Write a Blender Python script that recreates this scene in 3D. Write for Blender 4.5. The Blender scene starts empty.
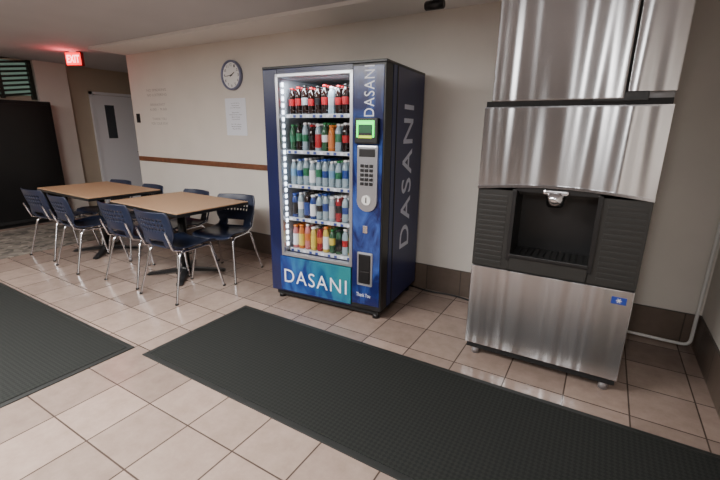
import bpy, bmesh, math, random
import numpy as np
from mathutils import Vector, Matrix
random.seed(7)
scene=bpy.context.scene
COL=scene.collection

# ---------------------------------------------------------------- helpers
def lin(c):
    return tuple(((x/255)/12.92 if x/255<=0.04045 else ((x/255+0.055)/1.055)**2.4) for x in c)+(1,)
def mat(name,col,rough=0.5,metal=0.0,var=0.0,vscale=8,bump=0.0,bscale=60,spec=0.5,emit=None,estr=0,aniso=0,coat=0):
    m=bpy.data.materials.new(name); m.use_nodes=True
    nt=m.node_tree; b=nt.nodes["Principled BSDF"]
    c=lin(col)
    b.inputs["Base Color"].default_value=c
    b.inputs["Roughness"].default_value=rough
    b.inputs["Metallic"].default_value=metal
    b.inputs["Specular IOR Level"].default_value=spec
    if coat: b.inputs["Coat Weight"].default_value=coat
    tc=nt.nodes.new("ShaderNodeTexCoord")
    if var>0:
        n=nt.nodes.new("ShaderNodeTexNoise"); n.inputs["Scale"].default_value=vscale; n.inputs["Detail"].default_value=6
        nt.links.new(tc.outputs["Object"],n.inputs["Vector"])
        r=nt.nodes.new("ShaderNodeValToRGB")
        r.color_ramp.elements[0].position=.3; r.color_ramp.elements[1].position=.7
        r.color_ramp.elements[0].color=tuple(x*(1-var) for x in c[:3])+(1,)
        r.color_ramp.elements[1].color=tuple(min(1,x*(1+var)) for x in c[:3])+(1,)
        nt.links.new(n.outputs["Fac"],r.inputs["Fac"]); nt.links.new(r.outputs["Color"],b.inputs["Base Color"])
    if bump>0:
        n2=nt.nodes.new("ShaderNodeTexNoise"); n2.inputs["Scale"].default_value=bscale; n2.inputs["Detail"].default_value=4
        nt.links.new(tc.outputs["Object"],n2.inputs["Vector"])
        bp=nt.nodes.new("ShaderNodeBump"); bp.inputs["Strength"].default_value=bump; bp.inputs["Distance"].default_value=0.01
        nt.links.new(n2.outputs["Fac"],bp.inputs["Height"]); nt.links.new(bp.outputs["Normal"],b.inputs["Normal"])
    if emit is not None:
        b.inputs["Emission Color"].default_value=lin(emit); b.inputs["Emission Strength"].default_value=estr
    return m
def empty(name,loc=(0,0,0),rz=0):
    e=bpy.data.objects.new(name,None); COL.objects.link(e); e.location=loc; e.rotation_euler=(0,0,rz); e.empty_display_size=.1
    return e
def addobj(name,me,mats=(),parent=None,loc=None,smooth=False):
    o=bpy.data.objects.new(name,me); COL.objects.link(o)
    for m in mats:
        if m.name not in [x.name for x in me.materials if x]: me.materials.append(m)
    if parent: o.parent=parent
    if loc is not None: o.location=loc
    if smooth:
        for p in me.polygons: p.use_smooth=True
    return o
def box(name,x0,x1,y0,y1,z0,z1,m,parent=None,bev=0,seg=2,cut=None):
    bm=bmesh.new(); bmesh.ops.create_cube(bm,size=1)
    for v in bm.verts:
        v.co=Vector(((x0+x1)/2+v.co.x*(x1-x0),(y0+y1)/2+v.co.y*(y1-y0),(z0+z1)/2+v.co.z*(z1-z0)))
    if bev>0: bmesh.ops.bevel(bm,geom=bm.edges[:],offset=bev,segments=seg,affect='EDGES',profile=.6)
    me=bpy.data.meshes.new(name); bm.to_mesh(me); bm.free()
    return addobj(name,me,[m],parent,smooth=False)
def prism(name,pts,axis,a0,a1,m,parent=None,bev=0):
    bm=bmesh.new()
    def mk(p,a):
        return {'y':(p[0],a,p[1]),'x':(a,p[0],p[1]),'z':(p[0],p[1],a)}[axis]
    v0=[bm.verts.new(mk(p,a0)) for p in pts]; v1=[bm.verts.new(mk(p,a1)) for p in pts]
    bm.faces.new(v0); bm.faces.new(v1[::-1])
    n=len(pts)
    for i in range(n): bm.faces.new((v0[i],v1[i],v1[(i+1)%n],v0[(i+1)%n]))
    bmesh.ops.recalc_face_normals(bm,faces=bm.faces)
    if bev>0: bmesh.ops.bevel(bm,geom=bm.edges[:],offset=bev,segments=2,affect='EDGES')
    me=bpy.data.meshes.new(name); bm.to_mesh(me); bm.free()
    return addobj(name,me,[m],parent)
def cyl(name,c,r,h,axis,m,parent=None,seg=32,bev=0,r2=None):
    bm=bmesh.new(); bmesh.ops.create_cone(bm,cap_ends=True,segments=seg,radius1=r,radius2=r if r2 is None else r2,depth=h)
    if bev>0:
        bmesh.ops.bevel(bm,geom=[e for e in bm.edges if any(len(f.verts)>4 for f in e.link_faces)],offset=bev,segments=2,affect='EDGES')
    M={'z':Matrix.Identity(4),'x':Matrix.Rotation(math.pi/2,4,'Y'),'y':Matrix.Rotation(math.pi/2,4,'X')}[axis]
    bmesh.ops.transform(bm,matrix=Matrix.Translation(c)@M,verts=bm.verts)
    for fc in bm.faces: fc.smooth=len(fc.verts)==4
    me=bpy.data.meshes.new(name); bm.to_mesh(me); bm.free()
    return addobj(name,me,[m],parent)
def tube(name,paths,r,m,parent=None,res=3):
    cu=bpy.data.curves.new(name,'CURVE'); cu.dimensions='3D'; cu.bevel_depth=r; cu.bevel_resolution=res; cu.use_fill_caps=True
    for pts in paths:
        s=cu.splines.new('POLY'); s.points.add(len(pts)-1)
        for i,p in enumerate(pts): s.points[i].co=(*p,1)
    o=bpy.data.objects.new(name+"_tmp",cu); COL.objects.link(o)
    dg=bpy.context.evaluated_depsgraph_get(); me=bpy.data.meshes.new_from_object(o.evaluated_get(dg))
    bpy.data.objects.remove(o); me.name=name; me.materials.clear()
    return addobj(name,me,[m],parent,smooth=True)
def fillet(pts,r,n=5):
    out=[Vector(pts[0])]
    for i in range(1,len(pts)-1):
        a,b,c=Vector(pts[i-1]),Vector(pts[i]),Vector(pts[i+1])
        d1=(a-b).normalized()*min(r,(a-b).length*.45); d2=(c-b).normalized()*min(r,(c-b).length*.45)
        for k in range(n+1):
            t=k/n; p=(b+d1)*(1-t)**2+b*2*t*(1-t)+(b+d2)*t*t
            out.append(p)
    out.append(Vector(pts[-1])); return [tuple(p) for p in out]
def text(name,s,w,h,mapf,m,parent=None,space=1.0,bold=0.0):
    cu=bpy.data.curves.new(name,'FONT'); cu.body=s; cu.size=1; cu.extrude=0; cu.space_character=space; cu.align_x='CENTER' 
    cu.offset=bold
    cu.resolution_u=4
    o=bpy.data.objects.new(name+"_tmp",cu); COL.objects.link(o)
    dg=bpy.context.evaluated_depsgraph_get(); me=bpy.data.meshes.new_from_object(o.evaluated_get(dg))
    bpy.data.objects.remove(o); me.name=name; me.materials.clear()
    xs=[v.co.x for v in me.vertices]; ys=[v.co.y for v in me.vertices]
    x0,x1,y0,y1=min(xs),max(xs),min(ys),max(ys)
    for v in me.vertices:
        u=((v.co.x-x0)/(x1-x0)-.5)*w; q=((v.co.y-y0)/(y1-y0)-.5)*h
        v.co=Vector(mapf(u,q))
    return addobj(name,me,[m],parent)

# ---------------------------------------------------------------- camera
f=400.9; yaw,p,r=[math.radians(a) for a in (30.86,15.37,0.68)]
fw=np.array([-math.sin(yaw)*math.cos(p),math.cos(yaw)*math.cos(p),-math.sin(p)])
rt=np.array([math.cos(yaw),math.sin(yaw),0]); up=np.cross(rt,fw)
R=math.cos(r)*rt+math.sin(r)*up; U=-math.sin(r)*rt+math.cos(r)*up
cd=bpy.data.cameras.new("camera"); cam=bpy.data.objects.new("camera",cd); COL.objects.link(cam)
cd.sensor_width=36; cd.sensor_fit='HORIZONTAL'; cd.lens=f/720*36; cd.clip_start=.02
M=Matrix(((R[0],U[0],-fw[0],0),(R[1],U[1],-fw[1],0),(R[2],U[2],-fw[2],1.45),(0,0,0,1)))
cam.matrix_world=M; scene.camera=cam

# ---------------------------------------------------------------- materials
m_wall=mat("wall_paint",(214,208,200),.7,var=.03,vscale=3,bump=.08,bscale=180)
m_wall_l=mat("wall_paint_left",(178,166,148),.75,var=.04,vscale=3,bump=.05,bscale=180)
m_wall_d=mat("wall_dark_for_steel",(58,56,54),.75,var=.04,vscale=3)  # unseen back wall, coloured dark to add contrast to the steel reflections
m_ceil=mat("ceiling_paint",(198,198,202),.8,var=.03,vscale=2,bump=.1,bscale=120)
m_soff=mat("soffit_paint",(228,226,224),.8,var=.02,vscale=2)
m_wood=mat("rail_wood",(112,70,48),.4,var=.25,vscale=20)
m_black=mat("black_plastic",(22,22,24),.4,var=.1)
m_blackm=mat("black_matte",(14,14,15),.8)
m_chrome=mat("chrome",(215,215,220),.18,1.0)
m_white=mat("white_plastic",(225,225,222),.4)
m_paper=mat("paper",(226,230,240),.7)
m_ink=mat("ink",(60,62,75),.8)
m_faintink=mat("wall_vinyl_grey",(160,154,150),.8)

def tiles(name,w,c1,c2,grout,ox,oy,mortar=.006,rough=.35,axes='xy'):
    m=bpy.data.materials.new(name); m.use_nodes=True; nt=m.node_tree; b=nt.nodes["Principled BSDF"]
    N=nt.nodes.new; L=nt.links.new
    tc=N("ShaderNodeTexCoord"); mp=N("ShaderNodeMapping")
    s=N("ShaderNodeSeparateXYZ"); cxyz=N("ShaderNodeCombineXYZ"); L(tc.outputs["Object"],s.inputs[0])
    L(s.outputs[axes[0].upper()],cxyz.inputs["X"]); L(s.outputs[axes[1].upper()],cxyz.inputs["Y"]); L(cxyz.outputs[0],mp.inputs["Vector"]); mp.inputs["Location"].default_value=(-ox,-oy,0)
    vec=mp.outputs["Vector"]
    br=N("ShaderNodeTexBrick"); br.offset=0; br.squash=1
    br.inputs["Scale"].default_value=1; br.inputs["Brick Width"].default_value=w; br.inputs["Row Height"].default_value=w if axes=='xy' else .3
    br.inputs["Mortar Size"].default_value=mortar; br.inputs["Mortar Smooth"].default_value=.3
    br.inputs["Color1"].default_value=lin(c1); br.inputs["Color2"].default_value=lin(c2); br.inputs["Mortar"].default_value=lin(grout)
    L(vec,br.inputs["Vector"])
    n=N("ShaderNodeTexNoise"); n.inputs["Scale"].default_value=9; n.inputs["Detail"].default_value=9; n.inputs["Roughness"].default_value=.7
    L(tc.outputs["Object"],n.inputs["Vector"])
    rp=N("ShaderNodeValToRGB"); rp.color_ramp.elements[0].position=.3; rp.color_ramp.elements[1].position=.72
    rp.color_ramp.elements[0].color=(.74,.72,.70,1); rp.color_ramp.elements[1].color=(1.0,1.0,1.0,1)
    L(n.outputs["Fac"],rp.inputs["Fac"])
    mx=N("ShaderNodeMix"); mx.data_type='RGBA'; mx.blend_type='MULTIPLY'; mx.inputs[0].default_value=1
    L(br.outputs["Color"],mx.inputs[6]); L(rp.outputs["Color"],mx.inputs[7]); L(mx.outputs[2],b.inputs["Base Color"])
    bp=N("ShaderNodeBump"); bp.invert=True; bp.inputs["Strength"].default_value=.5; bp.inputs["Distance"].default_value=.004
    L(br.outputs["Fac"],bp.inputs["Height"]); L(bp.outputs["Normal"],b.inputs["Normal"])
    b.inputs["Roughness"].default_value=rough
    return m
m_floor=tiles("floor_tile",.32,(170,150,139),(142,125,116),(84,72,66),-1.61,.70,.0045,.22)
m_base=tiles("base_tile",.32,(112,98,88),(98,86,78),(70,62,57),0,-.06,.005,.4,'xz')
m_base_r=tiles("base_tile_right",.32,(112,98,88),(98,86,78),(70,62,57),0,-.06,.005,.4,'yz')

# ---------------------------------------------------------------- room
D=3.39; XR=.73; XL=-7.75; XC=-5.73; H=2.41; YB=-4.6; YC=6.2
box("floor",XL-.2,XR+.1,YB-.1,YC+.1,-.1,0,m_floor)
box("ceiling",XL-.2,XR+.1,YB-.1,YC+.1,H,H+.1,m_ceil)
box("trim_soffit",XC,XR,2.92,D,H-.03,H,m_soff)
box("wall_main",XC,XR+.1,D,D+.12,0,H,m_wall)
box("wall_corridor_side",XC,XC+.12,D+.12,YC,0,H,m_wall_l)
box("wall_corridor_end",XL-.1,XC,YC,YC+.1,0,H,m_wall_l)
box("wall_right",XR,XR+.1,YB,D,0,H,m_wall)
box("wall_back",XL,XR+.1,YB-.1,YB,0,H,m_wall_d)
box("wall_left",XL-.1,XL,YB,YC,0,H,m_wall_l)
box("trim_pilaster",XL,XL+.12,3.06,3.50,0,H,m_wall)
box("baseboard_main",XC,XR,D-.013,D,0,.24,m_base)
box("baseboard_right",XR-.013,XR,YB,D-.013,0,.24,m_base_r)
box("trim_rail",-5.70,-2.3,D-.022,D,.995,1.055,m_wood,bev=.004)
dr=empty("door_1",(XL,3.84,0))
m_door=mat("door_paint",(222,223,228),.5)
box("leaf",0,.03,.04,.86,0.005,1.98,m_door,dr,bev=.004)
box("frame_a",0,.05,0,.04,0,2.03,m_door,dr); box("frame_b",0,.05,.86,.9,0,2.03,m_door,dr); box("frame_top",0,.05,0,.9,1.985,2.03,m_door,dr)
box("vision_panel",.028,.034,.22,.38,1.25,1.82,mat("door_glass",(70,74,80),.1),dr)
box("push_plate",.03,.036,.75,.81,.95,1.1,m_chrome,dr)
tube("lever",[[(.03,.78,1.0),(.075,.78,1.0),(.075,.68,1.0)]],.009,m_chrome,dr)
ls=empty("light_switch",(-5.62,D,1.57))
box("plate",-.04,.04,-.008,0,-.06,.06,m_black,ls,bev=.003); box("rocker",-.012,.012,-.014,-.006,-.03,.03,m_black,ls,bev=.002)

# ---------------------------------------------------------------- wall clock
ck=empty("wall_clock",(-3.71,D,2.02))
m_rim=mat("clock_rim",(120,124,150),.3,.2); m_face=mat("clock_face",(240,240,240),.4)
def ring(name,R1,R2,y0,y1,m,parent,seg=48):
    bm=bmesh.new(); rows=[]
    prof=[(R1,y0),(R1,y1),((R1+R2)/2,y1-.006),(R2,y1),(R2,y0)]
    for k in range(seg):
        a=2*math.pi*k/seg; rows.append([bm.verts.new((q*math.cos(a),y,q*math.sin(a))) for q,y in prof])
    for k in range(seg):
        A,B=rows[k],rows[(k+1)%seg]
        for i in range(len(prof)): j=(i+1)%len(prof); bm.faces.new((A[i],A[j],B[j],B[i]))
    bmesh.ops.recalc_face_normals(bm,faces=bm.faces)
    me=bpy.data.meshes.new(name); bm.to_mesh(me); bm.free(); return addobj(name,me,[m],parent,smooth=True)
ring("rim",.158,.136,0,-.035,m_rim,ck)
cyl("face",(0,-.012,0),.14,.02,'y',m_face,ck)
for k in range(12):
    a=k*math.pi/6; t=text("numeral_%d"%(k+1),str(12 if k==0 else k),.02 if 0<k<10 else .03,.028,lambda u,v,a=a:(math.sin(a)*.108+u,-.0235,math.cos(a)*.108+v),m_ink,ck)
def hand(name,ang,L,w):
    pts=[(-w,-.02),(w,-.02),(w*.5,L),(-w*.5,L)]
    c,s=math.cos(ang),math.sin(ang)
    prism(name,[(x*c+z*s,-x*s+z*c) for x,z in pts],'y',-.027,-.025,m_black,ck)
hand("hour_hand",math.radians(60),.06,.006); hand("minute_hand",math.radians(265),.095,.004)
cyl("hub",(0,-.027,0),.008,.006,'y',m_black,ck,16)

ps=empty("paper_notice",(-3.70,D,1.575))
box("sheet",-.165,.165,-.004,.002,-.205,.205,m_paper,ps)
random.seed(3)
for i,z in enumerate([.15,.125,.10,.05,.025,0,-.025,-.08,-.105,-.13]):
    w=random.uniform(.1,.22)
    text("line_%d"%i,random.choice(["Please be courteous","Return all chairs","Thank you","Quiet hours after","Ice is for guests"]),w,.012,lambda u,v,z=z:(u,-.005,z+v),m_ink,ps)
wl=empty("wall_lettering",(-5.15,D,1.72))
for i,(s,z,w) in enumerate([("NO SMOKING",.2,.42),("NO LOITERING",.14,.42),("BREAKFAST",.02,.32),("6:00 - 9:00",-.04,.36),("THANK YOU",-.16,.3),("FOR YOUR STAY",-.22,.36)]):
    text("line_%d"%i,s,w,.03,lambda u,v,z=z:(u,-.001,z+v),m_faintink,wl)

# ---------------------------------------------------------------- exit sign
es=empty("exit_sign",(-6.25,2.98,2.315),math.radians(25))
m_exit=mat("exit_red_glow",(225,30,40),.5,emit=(255,30,40),estr=2.0); m_exl=mat("exit_letters",(255,235,230),.5,emit=(255,215,210),estr=3)
box("housing",-.115,.115,0,.05,-.085,.085,mat("exit_housing",(150,40,45),.5),es,bev=.006); box("panel",-.108,.108,-.004,0,-.077,.077,m_exit,es)
text("letters","EXIT",.18,.095,lambda u,v:(u,-.006,v),m_exl,es,bold=.02)
box("canopy",-.05,.05,0,.05,.08,.095,m_white,es)
L=bpy.data.lights.new("exit_glow","POINT"); L.energy=2.6; L.color=(1,.08,.1); L.shadow_soft_size=.05; lo=bpy.data.objects.new("exit_glow",L); COL.objects.link(lo); lo.parent=es; lo.location=(-.05,-.12,-.02)

# ---------------------------------------------------------------- ceiling mounted camera
sc=empty("security_camera",(-1.19,2.98,H-.03))
box("mount",-.05,.05,-.04,.04,-.03,0,m_black,sc,bev=.004); tube("arm",[[(0,0,-.02),(0,0,-.06)]],.015,m_black,sc)
cyl("body",(0.0,0,-.075),.03,.14,'x',m_black,sc,24,.005)

# ---------------------------------------------------------------- dark cabinet and window at left
cb=empty("dark_vending_cabinet",(-7.72,1.85,0))
box("case",0,.44,0,1.2,.05,1.80,m_blackm,cb,bev=.01); box("plinth",.02,.38,.03,1.17,0,.05,m_blackm,cb)
box("door_panel",.44,.455,.04,1.16,.12,1.75,mat("dark_glass",(12,12,14),.35),cb,bev=.003)
tube("handle",[[(.45,.1,.9),(.49,.1,.9),(.49,.1,1.2),(.45,.1,1.2)]],.01,m_black,cb)
st=empty("window_1",(XL,0,0))
m_wg=mat("window_daylight_glass",(120,140,130),.3,emit=(150,190,172),estr=.22); m_slat=mat("window_dark_frame",(26,42,36),.5)
box("pane",.0,.012,2.2,3.02,1.9,2.38,m_wg,st)
for i in range(9):
    z=1.86+i*.065
    prism("slat_%d"%i,[(2.2,z-.06),(3.02,z+.06),(3.02,z+.09),(2.2,z-.03)],'x',.012,.05,m_slat,st)
box("mullion_a",0,.07,2.16,2.22,1.84,2.405,m_slat,st); box("mullion_b",0,.07,3.0,3.05,1.84,2.405,m_slat,st); box("mullion_c",0,.06,2.62,2.66,1.84,2.405,m_slat,st)

# ---------------------------------------------------------------- mats
def mat_carpet():
    m=bpy.data.materials.new("rubber_backed_carpet"); m.use_nodes=True; nt=m.node_tree; b=nt.nodes["Principled BSDF"]; N=nt.nodes.new; L=nt.links.new
    tc=N("ShaderNodeTexCoord"); mp=N("ShaderNodeMapping"); mp.inputs["Rotation"].default_value=(0,0,math.radians(45)); L(tc.outputs["Object"],mp.inputs[0])
    ch=N("ShaderNodeTexChecker"); ch.inputs["Scale"].default_value=60; L(mp.outputs[0],ch.inputs["Vector"])
    ch.inputs["Color1"].default_value=lin((43,45,43)); ch.inputs["Color2"].default_value=lin((35,37,36))
    n=N("ShaderNodeTexNoise"); n.inputs["Scale"].default_value=260; L(tc.outputs["Object"],n.inputs["Vector"])
    rp=N("ShaderNodeValToRGB"); rp.color_ramp.elements[0].color=(.4,.4,.4,1); rp.color_ramp.elements[1].color=(1.25,1.25,1.25,1); L(n.outputs["Fac"],rp.inputs["Fac"])
    mx=N("ShaderNodeMix"); mx.data_type='RGBA'; mx.blend_type='MULTIPLY'; mx.inputs[0].default_value=1
    L(ch.outputs["Color"],mx.inputs[6]); L(rp.outputs["Color"],mx.inputs[7]); L(mx.outputs[2],b.inputs["Base Color"])
    bp=N("ShaderNodeBump"); bp.inputs["Strength"].default_value=.3; bp.inputs["Distance"].default_value=.003; L(ch.outputs["Fac"],bp.inputs["Height"]); L(bp.outputs[0],b.inputs["Normal"])
    b.inputs["Roughness"].default_value=.9; b.inputs["Specular IOR Level"].default_value=.2
    return m
m_carpet=mat_carpet(); m_rub=mat("mat_rubber_border",(31,33,32),.6,bump=.1)
def floormat(x0,x1,y0,y1):
    e=empty("floor_mat",((x0+x1)/2,(y0+y1)/2,0)); a=(x1-x0)/2; b=(y1-y0)/2
    box("border",-a,a,-b,b,0,.007,m_rub,e,bev=.003); box("pile",-a+.035,a-.035,-b+.035,b-.035,.004,.011,m_carpet,e,bev=.002)
floormat(-2.43,.69,1.28,2.19); floormat(-5.6,-2.56,-.5,1.31)
m_rug=bpy.data.materials.new("mottled_rug"); m_rug.use_nodes=True
nt=m_rug.node_tree; b=nt.nodes["Principled BSDF"]; vo=nt.nodes.new("ShaderNodeTexVoronoi"); vo.inputs["Scale"].default_value=14; tc=nt.nodes.new("ShaderNodeTexCoord"); nt.links.new(tc.outputs["Object"],vo.inputs["Vector"])
rp=nt.nodes.new("ShaderNodeValToRGB"); rp.color_ramp.elements[0].color=lin((50,46,43)); rp.color_ramp.elements[1].color=lin((140,132,122)); nt.links.new(vo.outputs["Color"],rp.inputs["Fac"]); nt.links.new(rp.outputs[0],b.inputs["Base Color"]); b.inputs["Roughness"].default_value=.9
box("entry_rug",-7.15,-5.65,1.2,2.85,0,.008,m_rug,bev=.002)

# ---------------------------------------------------------------- vending machine
VW=1.045; VD=.80; VH=1.90
vm=empty("vending_machine",(-2.37,2.465,0),math.radians(4))
def bluemat(name,dark,light,scale,teal=None,rough=.3):
    m=bpy.data.materials.new(name); m.use_nodes=True; nt=m.node_tree; b=nt.nodes["Principled BSDF"]; N=nt.nodes.new; L=nt.links.new
    tc=N("ShaderNodeTexCoord"); w=N("ShaderNodeTexNoise"); w.inputs["Scale"].default_value=scale; w.inputs["Detail"].default_value=5; w.inputs["Distortion"].default_value=1.6
    mp=N("ShaderNodeMapping"); mp.inputs["Rotation"].default_value=(0,math.radians(35),0); mp.inputs["Scale"].default_value=(1,1,.45); L(tc.outputs["Object"],mp.inputs[0]); L(mp.outputs[0],w.inputs["Vector"])
    rp=N("ShaderNodeValToRGB"); rp.color_ramp.elements[0].position=.42; rp.color_ramp.elements[1].position=.75
    rp.color_ramp.elements[0].color=lin(dark); rp.color_ramp.elements[1].color=lin(light); L(w.outputs["Fac"],rp.inputs["Fac"])
    out=rp.outputs[0]
    if teal:
        s=N("ShaderNodeSeparateXYZ"); L(tc.outputs["Object"],s.inputs[0])
        ad=N("ShaderNodeMath"); ad.operation='MULTIPLY_ADD'; ad.inputs[1].default_value=.9; L(s.outputs["Z"],ad.inputs[0]); L(s.outputs["X"],ad.inputs[2])
        a2=N("ShaderNodeMath"); a2.operation='MULTIPLY_ADD'; a2.inputs[1].default_value=.9; L(w.outputs["Fac"],a2.inputs[0]); L(ad.outputs[0],a2.inputs[2])
        mr=N("ShaderNodeMapRange"); mr.inputs[1].default_value=1.0; mr.inputs[2].default_value=1.55; L(a2.outputs[0],mr.inputs[0])
        mx=N("ShaderNodeMix"); mx.data_type='RGBA'; L(mr.outputs[0],mx.inputs[0]); L(out,mx.inputs[6]); mx.inputs[7].default_value=lin(teal); out=mx.outputs[2]
    L(out,b.inputs["Base Color"]); b.inputs["Roughness"].default_value=rough
    return m
m_vb=bluemat("vending_blue",(18,24,64),(27,39,90),2.5)
m_vs=bluemat("vending_side_blue",(28,38,84),(38,52,104),1.2,rough=.35)
m_vp=bluemat("vending_lower_graphic",(22,46,112),(46,102,172),5,teal=(42,122,130),rough=.25)
m_vcol=bluemat("vending_column_graphic",(20,28,80),(56,90,165),7,rough=.25)
m_vt=mat("vending_lettering",(228,232,244),.4); m_vts=mat("vending_side_lettering",(215,221,238),.5)
m_int=mat("vending_interior",(150,155,162),.5); m_silver=mat("silver_trim",(190,192,198),.3,.8)
m_led=mat("led_strip",(255,255,255),.5,emit=(225,238,255),estr=7); m_led2=mat("led_strip_dim",(255,255,255),.5,emit=(225,238,255),estr=2)
VFZ=.08
box("cabinet_left",0,.14,.13,VD,VFZ,VH-.01,m_vb,vm)
box("cabinet_right",.80,VW,.13,VD,VFZ,VH-.01,m_vs,vm)
box("cabinet_back",.14,.80,.60,VD,VFZ,VH-.01,m_vb,vm)
box("cabinet_bottom",.14,.80,.13,.60,VFZ,.44,m_vb,vm)
box("cabinet_top",.14,.80,.13,.60,1.835,VH-.01,m_vb,vm)
box("top_cap",-.003,VW+.003,.0,VD,VH-.012,VH+.006,m_black,vm,bev=.003)
DY=.118
box("door_left",-.002,.135,0,DY,VFZ,VH-.012,m_vb,vm,bev=.006)
box("door_right",.79,VW+.002,0,DY,VFZ,VH-.012,m_black,vm,bev=.006)
box("door_top",.135,.79,0.004,DY,1.835,VH-.012,m_vb,vm,bev=.002)
box("door_bottom",.135,.79,0.004,DY,VFZ,.43,m_vb,vm,bev=.002)
box("column_graphic",.80,VW-.012,-.006,0.002,.12,VH-.03,m_vcol,vm,bev=.002)
box("side_edge_strip",VW-.0,VW+.004,.20,.215,VFZ,VH-.012,m_black,vm)
for nm,a in (("frame_l",(.125,.150,.43,1.85)),("frame_r",(.775,.80,.43,1.85))):
    box(nm,a[0],a[1],-.012,.03,a[2],a[3],m_silver,vm,bev=.003)
box("frame_t",.125,.80,-.012,.03,1.825,1.85,m_silver,vm,bev=.003); box("frame_b",.125,.80,-.012,.03,.415,.44,m_silver,vm,bev=.003)
box("liner_left",.14,.146,.03,.6,.44,1.83,m_int,vm); box("liner_right",.779,.785,.03,.6,.44,1.83,m_int,vm); box("liner_back",.14,.785,.55,.56,.44,1.83,m_black,vm)
box("liner_top",.14,.785,.03,.6,1.822,1.828,m_int,vm)
for i in range(26):
    z=.49+i*.051
    box("led_l_%d"%i,.147,.156,.035,.052,z,z+.028,m_led,vm); box("led_r_%d"%i,.769,.778,.035,.052,z,z+.028,m_led2,vm)
gm=bpy.data.materials.new("vending_glass"); gm.use_nodes=True; nt=gm.node_tree; nt.nodes.remove(nt.nodes["Principled BSDF"])
tr=nt.nodes.new("ShaderNodeBsdfTransparent"); gl=nt.nodes.new("ShaderNodeBsdfGlossy"); gl.inputs["Roughness"].default_value=.03; mxs=nt.nodes.new("ShaderNodeMixShader"); fr=nt.nodes.new("ShaderNodeFresnel"); fr.inputs["IOR"].default_value=1.3
nt.links.new(fr.outputs[0],mxs.inputs[0]); nt.links.new(tr.outputs[0],mxs.inputs[1]); nt.links.new(gl.outputs[0],mxs.inputs[2]); nt.links.new(mxs.outputs[0],nt.nodes["Material Output"].inputs["Surface"])
box("glass_pane",.15,.775,.004,.010,.44,1.825,gm,vm)
rowz=[1.56,1.285,1.01,.735,.465]
m_shelf=mat("shelf_white",(190,194,200),.35); m_tag=mat("price_tag_blue",(40,60,130),.5)
NB=10; pit=.0605
for i,z in enumerate(rowz):
    box("shelf_%d"%i,.16,.768,.075,.54,z-.012,z-.004,m_shelf,vm)
    box("price_rail_%d"%i,.16,.768,.06,.075,z-.026,z+.002,m_shelf,vm,bev=.002)
    for k in range(NB):
        box("price_tag_%d_%d"%(i,k),.175+k*pit,.2+k*pit,.057,.0605,z-.023,z-.004,m_tag if (i+k)%3 else m_paper,vm)
    tube("product_guides_%d"%i,[[(.161+k*pit,.08,z+.03),(.161+k*pit,.5,z+.03)] for k in range(NB+1)],.0012,m_silver,vm,1)
caps={'red':(170,25,30),'black':(20,20,20),'white':(225,225,225),'blue':(35,70,150),'green':(35,115,60),'orange':(205,115,40)}
liq={'cola':(30,16,13),'clear':(140,158,168),'green':(46,82,58),'orange':(185,108,50),'yellow':(195,172,82),'redj':(140,34,42),'bluej':(42,66,125),'pink':(180,110,112)}
lab={'red':(160,28,34),'white':(220,222,228),'green':(38,102,70),'black':(18,18,22),'blue':(32,60,125),'lblue':(105,150,185),'yellow':(200,180,80),'orange':(185,105,52),'silver':(165,170,176)}
bm=bmesh.new(); bmats=[]; bidx={}
def gi(kind,k):
    key=kind+"_"+k
    if key not in bidx:
        c={'cap':caps,'liq':liq,'lab':lab}[kind][k]
        bmats.append(mat("drink_"+key,c,.12 if kind=='liq' else .35)); bidx[key]=len(bmats)-1
    return bidx[key]
def bottle(x,y,z,c,l,b_,h=.225,r=.0285,style=0):
    if style==0: prof=[(0,0,'l'),(.7*r,0,'l'),(.95*r,.01,'l'),(r,.02,'l'),(r*.9,.055,'l'),(r*.9,.075,'b'),(r,.13,'l'),(r,.15,'l'),(r*.85,.175,'l'),(r*.55,.195,'l'),(.013,.203,'l'),(.013,.207,'c'),(.0158,.208,'c'),(.0158,.224,'c'),(0,.225,'c')]
    elif style==1: prof=[(0,0,'l'),(.9*r,0,'l'),(r,.006,'l'),(r,.03,'b'),(r*.98,.14,'l'),(r*.9,.165,'l'),(r*.8,.18,'l'),(r*.65,.195,'l'),(.017,.2,'l'),(.017,.203,'c'),(.021,.204,'c'),(.021,.222,'c'),(0,.223,'c')]
    else: prof=[(0,0,'l'),(.8*r,0,'l'),(r,.01,'l'),(r*.92,.03,'l'),(r,.055,'l'),(r*.92,.08,'b'),(r*.98,.145,'l'),(r*.93,.165,'l'),(r*.6,.195,'l'),(.013,.203,'l'),(.013,.207,'c'),(.0155,.208,'c'),(.0155,.224,'c'),(0,.225,'c')]
    s=h/.225; seg=12; rings=[]
    for q,zz,_ in prof:
        rings.append([bm.verts.new((x+q*math.cos(2*math.pi*k/seg),y+q*math.sin(2*math.pi*k/seg),z+zz*s)) for k in range(seg)] if q>0 else [bm.verts.new((x,y,z+zz*s))])
    mi={'l':gi('liq',l),'b':gi('lab',b_),'c':gi('cap',c)}
    for i in range(len(prof)-1):
        A,B=rings[i],rings[i+1]; idx=mi[prof[i][2]]
        for k in range(seg):
            k2=(k+1)%seg
            if len(A)==1: fc=bm.faces.new((A[0],B[k2],B[k]))
            elif len(B)==1: fc=bm.faces.new((A[k],A[k2],B[0]))
            else: fc=bm.faces.new((A[k],A[k2],B[k2],B[k]))
            fc.material_index=idx; fc.smooth=True
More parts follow.
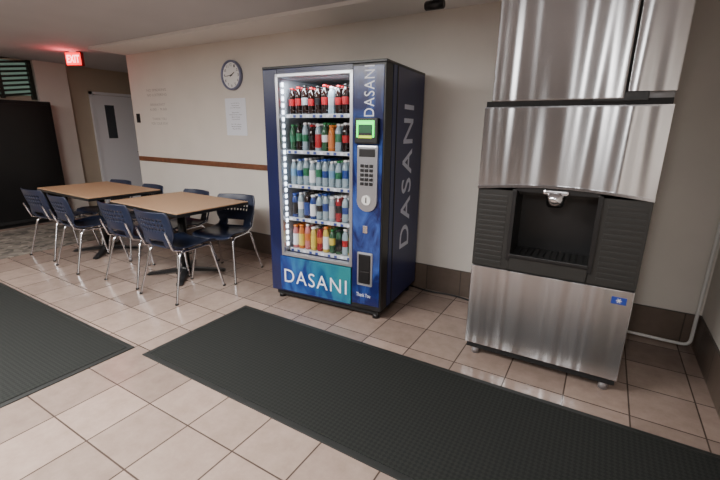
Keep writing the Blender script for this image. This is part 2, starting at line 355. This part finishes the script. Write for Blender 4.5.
rows=[
 [('red','cola','red')]*2+[('black','cola','silver'),('red','cola','red'),('black','cola','black'),('red','cola','red'),('white','clear','silver'),('red','cola','red'),('black','cola','red'),('red','cola','black')],
 [('green','green','green'),('black','cola','green'),('white','clear','green'),('red','cola','black'),('white','clear','red'),('green','green','white'),('orange','orange','orange'),('white','clear','green'),('white','cola','red'),('red','cola','red')],
 [('white','clear','lblue'),('blue','clear','blue'),('white','clear','green'),('white','clear','white'),('blue','clear','green'),('blue','clear','blue'),('white','clear','lblue'),('green','clear','green'),('white','clear','blue'),('white','clear','lblue')],
 [('blue','bluej','black'),('white','clear','white'),('black','cola','blue'),('white','bluej','white'),('blue','clear','black'),('blue','clear','blue'),('white','clear','silver'),('white','redj','black'),('white','clear','blue'),('black','cola','silver')],
 [('orange','pink','white'),('orange','orange','yellow'),('white','pink','orange'),('white','yellow','yellow'),('black','redj','orange'),('orange','yellow','white'),('green','green','yellow'),('black','green','black'),('white','clear','red'),('orange','yellow','green')]]
sty=[[0]*10,[0,2,0,0,1,0,1,2,0,0],[2,0,2,1,2,0,2,0,2,2],[1,2,1,1,0,2,1,2,0,1],[1,1,2,1,0,1,2,1,0,1]]
for ri,z in enumerate(rowz):
    for k in range(NB):
        for d in range(5):
            bottle(.191+k*pit,.112+d*.06,z-.003,*rows[ri][k],h=.202+.008*((k*7+ri*3)%3),style=sty[ri][k])
me=bpy.data.meshes.new("bottled_drinks"); bmesh.ops.recalc_face_normals(bm,faces=bm.faces); bm.to_mesh(me); bm.free()
addobj("bottled_drinks",me,bmats,vm)
box("lower_graphic_panel",.105,.79,-.012,.004,.10,.405,m_vp,vm,bev=.003)
front=lambda cx,cz,y:(lambda u,v:(cx+u,y,cz+v))
text("lettering_front","DASANI",.61,.12,front(.45,.235,-.0135),m_vt,vm,space=1.15,bold=-.002)
text("lettering_column","DASANI",.33,.078,lambda u,v:(.925-v,-.0075,1.705+u),m_vt,vm,space=1.15)
text("lettering_side","DASANI",1.14,.21,lambda u,v:(VW+.0015,.46-v,1.07+u),m_vts,vm,space=1.2,bold=.012)
text("slogan","Thank You",.12,.03,front(.9,.20,-.0075),m_vt,vm)
box("validator",.83,1.01,-.045,0,1.355,1.53,m_black,vm,bev=.01)
m_vg=mat("validator_green",(40,255,90),.4,emit=(40,255,90),estr=2.5)
box("validator_light_top",.85,.985,-.049,-.044,1.485,1.512,m_vg,vm); box("validator_light_l",.85,.862,-.049,-.044,1.40,1.485,m_vg,vm); box("validator_light_r",.973,.985,-.049,-.044,1.40,1.485,m_vg,vm)
box("validator_screen",.866,.968,-.048,-.044,1.43,1.48,mat("validator_panel",(20,60,40),.4,emit=(40,150,80),estr=.25),vm)
box("bill_slot",.866,.968,-.05,-.044,1.395,1.412,mat("slot_green",(200,230,60),.4,emit=(190,220,60),estr=.8),vm)
box("keypad_plate",.84,1.005,-.022,0,.94,1.345,m_silver,vm,bev=.012)
cyl("keypad_plate_bottom",(.9225,-.011,.95),.08,.021,'y',m_silver,vm,32)
box("display",.86,.985,-.026,-.02,1.265,1.32,m_black,vm,bev=.002)
for i in range(5):
    for j in range(3):
        box("key_%d_%d"%(i,j),.872+j*.036,.898+j*.036,-.029,-.021,1.19-i*.032,1.213-i*.032,m_black,vm,bev=.002)
cyl("coin_plate",(.922,-.024,.955),.036,.01,'y',m_white,vm,24); box("coin_slot",.918,.926,-.032,-.026,.935,.975,m_black,vm)
box("change_cup_frame",.845,.975,-.012,0,.28,.55,m_silver,vm,bev=.01); box("change_cup",.86,.96,-.016,-.008,.30,.535,m_black,vm,bev=.008); box("change_flap",.868,.952,-.022,-.014,.315,.40,m_black,vm,bev=.004)
box("lock",.89,.93,-.014,-.005,.70,.76,m_chrome,vm,bev=.004)
box("kick_plate",.03,VW-.03,.03,VD-.03,.035,VFZ+.01,m_blackm,vm)
for i,(x,y) in enumerate([(.06,.06),(VW-.06,.06),(.06,VD-.08),(VW-.06,VD-.08)]): cyl("foot_%d"%i,(x,y,.02),.03,.04,'z',m_black,vm,16)
L=bpy.data.lights.new("vending_interior_light","AREA"); L.shape='RECTANGLE'; L.size=.55; L.size_y=.03; L.energy=4.5; L.color=(.85,.93,1)
lo=bpy.data.objects.new("vending_interior_light",L); COL.objects.link(lo); lo.parent=vm; lo.location=(.46,.045,1.805); lo.rotation_euler=(math.radians(20),0,0)

tube("power_cord",[fillet([(-1.50,3.33,.03),(-1.25,3.3,.012),(-1.0,3.34,.012),(-.75,3.28,.012),(-.55,3.34,.012)],.1)],.008,m_black)

# ---------------------------------------------------------------- ice machine
IX=-.63; IY=2.44; IW=.87; IDp=.80
im=empty("ice_dispenser",(IX+IW/2,IY,0))
a=IW/2
def steel(name,c=(206,207,210),rough=.22,an=.9,rot=0.25):
    m=bpy.data.materials.new(name); m.use_nodes=True; nt=m.node_tree; b=nt.nodes["Principled BSDF"]; N=nt.nodes.new; L=nt.links.new
    b.inputs["Metallic"].default_value=1; b.inputs["Roughness"].default_value=rough; b.inputs["Anisotropic"].default_value=an; b.inputs["Anisotropic Rotation"].default_value=rot
    tc=N("ShaderNodeTexCoord"); mp=N("ShaderNodeMapping"); mp.inputs["Scale"].default_value=(2,2,350); L(tc.outputs["Object"],mp.inputs[0])
    n=N("ShaderNodeTexNoise"); n.inputs["Scale"].default_value=1; n.inputs["Detail"].default_value=3; L(mp.outputs[0],n.inputs["Vector"])
    rp=N("ShaderNodeValToRGB"); rp.color_ramp.elements[0].color=tuple(x*.92 for x in lin(c)[:3])+(1,); rp.color_ramp.elements[1].color=lin(c); L(n.outputs["Fac"],rp.inputs["Fac"]); L(rp.outputs[0],b.inputs["Base Color"])
    cx=N("ShaderNodeCombineXYZ"); cx.inputs[0].default_value=1; L(cx.outputs[0],b.inputs["Tangent"])
    mp2=N("ShaderNodeMapping"); mp2.inputs["Scale"].default_value=(6,0.0,.25); L(tc.outputs["Object"],mp2.inputs[0]); n2=N("ShaderNodeTexNoise"); n2.inputs["Scale"].default_value=1; n2.inputs["Detail"].default_value=1; L(mp2.outputs[0],n2.inputs["Vector"])
    bp=N("ShaderNodeBump"); bp.inputs["Strength"].default_value=.6; bp.inputs["Distance"].default_value=.05; L(n2.outputs["Fac"],bp.inputs["Height"]); L(bp.outputs[0],b.inputs["Normal"])
    return m
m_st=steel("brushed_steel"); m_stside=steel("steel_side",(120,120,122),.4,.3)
for i,(x,y) in enumerate([(-a+.06,.06),(a-.06,.06),(-a+.06,IDp-.06),(a-.06,IDp-.06)]):
    cyl("foot_%d"%i,(x,y,.035),.024,.07,'z',m_silver,im,20,.004)
box("base_frame",-a+.01,a-.01,.02,IDp,.055,.10,m_blackm,im)
box("lower_body",-a+.004,a-.004,.03,IDp,.10,.64,m_stside,im)
box("lower_panel",-a,a,0,.03,.095,.635,m_st,im,bev=.006,seg=3)
nx0,nx1=-.215,.200
box("mid_back",-a+.004,a-.004,.30,IDp,.64,1.15,m_stside,im)
m_mid=mat("charcoal_plastic",(40,40,39),.45,var=.08)
box("mid_left",-a,nx0,.0,.30,.64,1.145,m_mid,im,bev=.004); box("mid_right",nx1,a,.0,.30,.64,1.145,m_mid,im,bev=.004)
for i in range(14):
    z=.665+i*.031
    box("louver_r_%d"%i,nx1+.045,a-.015,-.004,.002,z,z+.019,m_mid,im,bev=.002)
    box("louver_l_%d"%i,-a+.015,nx0-.045,-.004,.002,z,z+.019,m_mid,im,bev=.002)
box("alcove_back",nx0,nx1,.24,.30,.70,1.145,m_black,im)
box("alcove_sill",nx0,nx1,-.01,.30,.64,.735,m_mid,im,bev=.008)
box("alcove_top",nx0,nx1,.10,.30,1.09,1.145,m_mid,im)
box("alcove_bezel_l",nx0-.02,nx0+.004,-.012,.02,.70,1.13,m_black,im,bev=.004); box("alcove_bezel_r",nx1-.004,nx1+.02,-.012,.02,.70,1.13,m_black,im,bev=.004)
for i in range(11): box("drip_grille_%d"%i,nx0+.03+i*.034,nx0+.043+i*.034,.0,.22,.735,.742,m_black,im)
box("drip_rim",nx0,nx1,-.022,.004,.725,.748,m_black,im,bev=.004)
cyl("chute",(-.01,.03,1.085),.042,.08,'z',m_chrome,im,28,.005,r2=.056); cyl("chute_mouth",(-.01,.03,1.044),.03,.004,'z',m_black,im,24)
box("chute_collar",-.075,.055,-.012,.05,1.115,1.14,m_chrome,im,bev=.01)
pts=[]
for k in range(25):
    t=k/24; x=-a+2*a*t
    pts.append((x,1.134+.03*max(0,math.cos((t-.5)*math.pi))))
top=[(a,1.575),(-a,1.575)]
prism("upper_panel",pts+top,'y',-.012,.03,m_st,im)
prism("arch_trim",[(x,z+.001) for x,z in pts]+[(x,z-.013) for x,z in pts[::-1]],'y',-.02,.03,m_chrome,im)
box("upper_body",-a+.004,a-.004,.03,IDp,1.15,1.575,m_stside,im)
box("mid_header",-a+.002,a-.002,.0,.10,1.12,1.18,m_black,im)
box("gap",-a+.006,a-.006,-.004,IDp-.02,1.57,1.612,m_blackm,im)
box("lid_edge",-a,a,-.012,.05,1.575,1.582,m_chrome,im)
box("sensor_notch",.10,.33,-.012,.03,1.60,1.645,m_black,im,bev=.004)
hl=-a+.035
box("head_body",hl+.004,a-.004,.02,IDp,1.61,2.30,m_stside,im)
box("head_front_left",hl,.230,-.014,.02,1.61,2.30,m_st,im,bev=.008,seg=3)
box("head_front_right",.240,a,-.008,.02,1.640,2.30,m_st,im,bev=.006,seg=3)
box("head_seam",.228,.242,-.002,.02,1.61,2.30,m_blackm,im)
m_sb=mat("sticker_blue",(35,60,150),.4)
box("energy_sticker",.335,.405,-.0015,.0005,.555,.595,m_sb,im)
for k in range(3):
    an=k*math.pi/3; dx,dz=math.cos(an)*.014,math.sin(an)*.014
    tube("sticker_star_%d"%k,[[(.37-dx,-.002,.575-dz),(.37+dx,-.002,.575+dz)]],.002,m_white,im)
tube("drain_pipe",[fillet([(.14,3.345,.03),(.55,3.345,.022),(.695,3.345,.022),(.695,3.345,.25),(.695,3.345,1.3)],.05)],.011,m_white)

# ---------------------------------------------------------------- tables
m_tt=mat("table_laminate",(182,146,114),.4,var=.08,vscale=60)
def table(x,y,rz,w,d):
    e=empty("dining_table",(x,y,0),rz)
    box("top",-w/2+.004,w/2-.004,-d/2+.004,d/2-.004,.735,.752,m_tt,e,bev=.002)
    box("edge_band",-w/2,w/2,-d/2,d/2,.715,.745,m_black,e,bev=.006)
    cyl("column",(0,0,.38),.04,.68,'z',m_black,e,24)
    box("top_spider_x",-.25,.25,-.03,.03,.695,.717,m_black,e); box("top_spider_y",-.03,.03,-.25,.25,.695,.717,m_black,e)
    for i in range(4):
        an=math.pi/4+i*math.pi/2
        pr=[(0,.07),(.36,.025),(.38,.012),(.38,.008),(0,.03)]
        o=prism("base_arm_%d"%i,pr,'y',-.028,.028,m_black,e); o.rotation_euler=(0,0,an)
        cyl("glide_%d"%i,(.355*math.cos(an),.355*math.sin(an),.006),.018,.012,'z',m_blackm,e,12)
    cyl("hub",(0,0,.05),.055,.06,'z',m_black,e,24)
table(-3.54,2.44,math.radians(-2),1.10,.78)
table(-5.03,2.44,math.radians(-2),1.25,.78)

# ---------------------------------------------------------------- chairs
m_navy=mat("navy_plastic",(32,39,60),.35,var=.05)
def chair_shell():
    ctrl=[(.235,.425,.40),(.215,.447,.42),(.15,.455,.44),(.05,.446,.445),(-.06,.438,.44),(-.14,.443,.42),(-.19,.458,.39),(-.215,.495,.37),(-.232,.54,.39),(-.247,.60,.43),(-.262,.66,.45),(-.277,.72,.45),(-.290,.765,.43),(-.298,.785,.40)]
    P=[]
    for i in range(len(ctrl)-1):
        for t in (0,1/3,2/3): P.append([ctrl[i][j]*(1-t)+ctrl[i+1][j]*t for j in range(3)])
    P.append(list(ctrl[-1])); NX=24
    bm=bmesh.new(); G=[]
    for (y,z,w) in P:
        row=[]
        back=min(1,max(0,(z-.47)/.10)) if y<-.15 else 0
        for k in range(NX+1):
            t=k/NX*2-1
            row.append(bm.verts.new((t*w/2,y+back*.045*t*t,z+(1-back)*.022*t*t*t*t)))
        G.append(row)
    n=len(P)
    for i in range(n-1):
        for k in range(NX):
            if .585<P[i][1]<.73 and P[i][0]<-.2 and 4<=k<=NX-5 and i%2==0 and k%2==1: continue
            if .465<P[i][1]<.52 and P[i][0]<-.15 and 6<=k<=NX-7: continue
            bm.faces.new((G[i][k],G[i][k+1],G[i+1][k+1],G[i+1][k]))
    bmesh.ops.recalc_face_normals(bm,faces=bm.faces)
    me=bpy.data.meshes.new("chair_shell"); bm.to_mesh(me); bm.free(); me.materials.append(m_navy)
    for p in me.polygons: p.use_smooth=True
    return me
SH=chair_shell()
fr_paths=[]
for s in (-1,1):
    fr_paths.append(fillet([(s*.245,.25,.0),(s*.195,.17,.43),(s*.195,-.15,.425),(s*.245,-.27,.0)],.05))
    fr_paths.append([(s*.19,-.10,.43),(s*.185,-.21,.46),(s*.19,-.262,.62)])
fr_paths.append([(-.195,.12,.428),(.195,.12,.428)]); fr_paths.append([(-.195,-.10,.425),(.195,-.10,.425)])
tmp=tube("chair_frame",fr_paths,.011,m_chrome); FR=tmp.data; bpy.data.objects.remove(tmp)
def chair(x,y,rz):
    e=empty("dining_chair",(x,y,0),math.radians(rz))
    o=bpy.data.objects.new("seat_shell",SH); COL.objects.link(o); o.parent=e
    md=o.modifiers.new("s","SOLIDIFY"); md.thickness=.009; md.offset=0
    o2=bpy.data.objects.new("leg_frame",FR); COL.objects.link(o2); o2.parent=e
    for i,(px,py) in enumerate([(-.245,.25),(.245,.25),(-.245,-.27),(.245,-.27)]): cyl("glide_%d"%i,(px,py,.007),.014,.014,'z',m_blackm,e,12)
for c in [(-3.18,2.15,2),(-3.80,2.17,3),(-4.65,2.10,-3),(-5.34,2.14,4)]: chair(*c)
for c in [(-3.18,2.66,196),(-3.84,2.62,180),(-4.62,2.60,178),(-5.32,2.62,184)]: chair(*c)

# ---------------------------------------------------------------- lights
m_fix=mat("ceiling_lamp_diffuser",(255,255,255),.5,emit=(255,250,244),estr=9)
def lamp(x,y,w,d,e,col=(1,.98,.955)):
    g=empty("ceiling_light",(x,y,H))
    box("frame",-w/2-.03,w/2+.03,-d/2-.03,d/2+.03,-.03,0,m_white,g); box("diffuser",-w/2,w/2,-d/2,d/2,-.036,-.028,m_fix,g)
    L=bpy.data.lights.new("lamp","AREA"); L.shape='RECTANGLE'; L.size=w; L.size_y=d; L.energy=e; L.color=col
    o=bpy.data.objects.new("lamp",L); COL.objects.link(o); o.parent=g; o.location=(0,0,-.045)
lamp(-2.4,-.1,1.8,1.0,170)
lamp(-.3,-1.6,.3,1.2,75)
lamp(-5.0,-.6,1.8,1.0,90)
w=bpy.data.worlds.new("world"); scene.world=w; w.use_nodes=True; w.node_tree.nodes["Background"].inputs[0].default_value=(.5,.52,.55,1); w.node_tree.nodes["Background"].inputs[1].default_value=.15
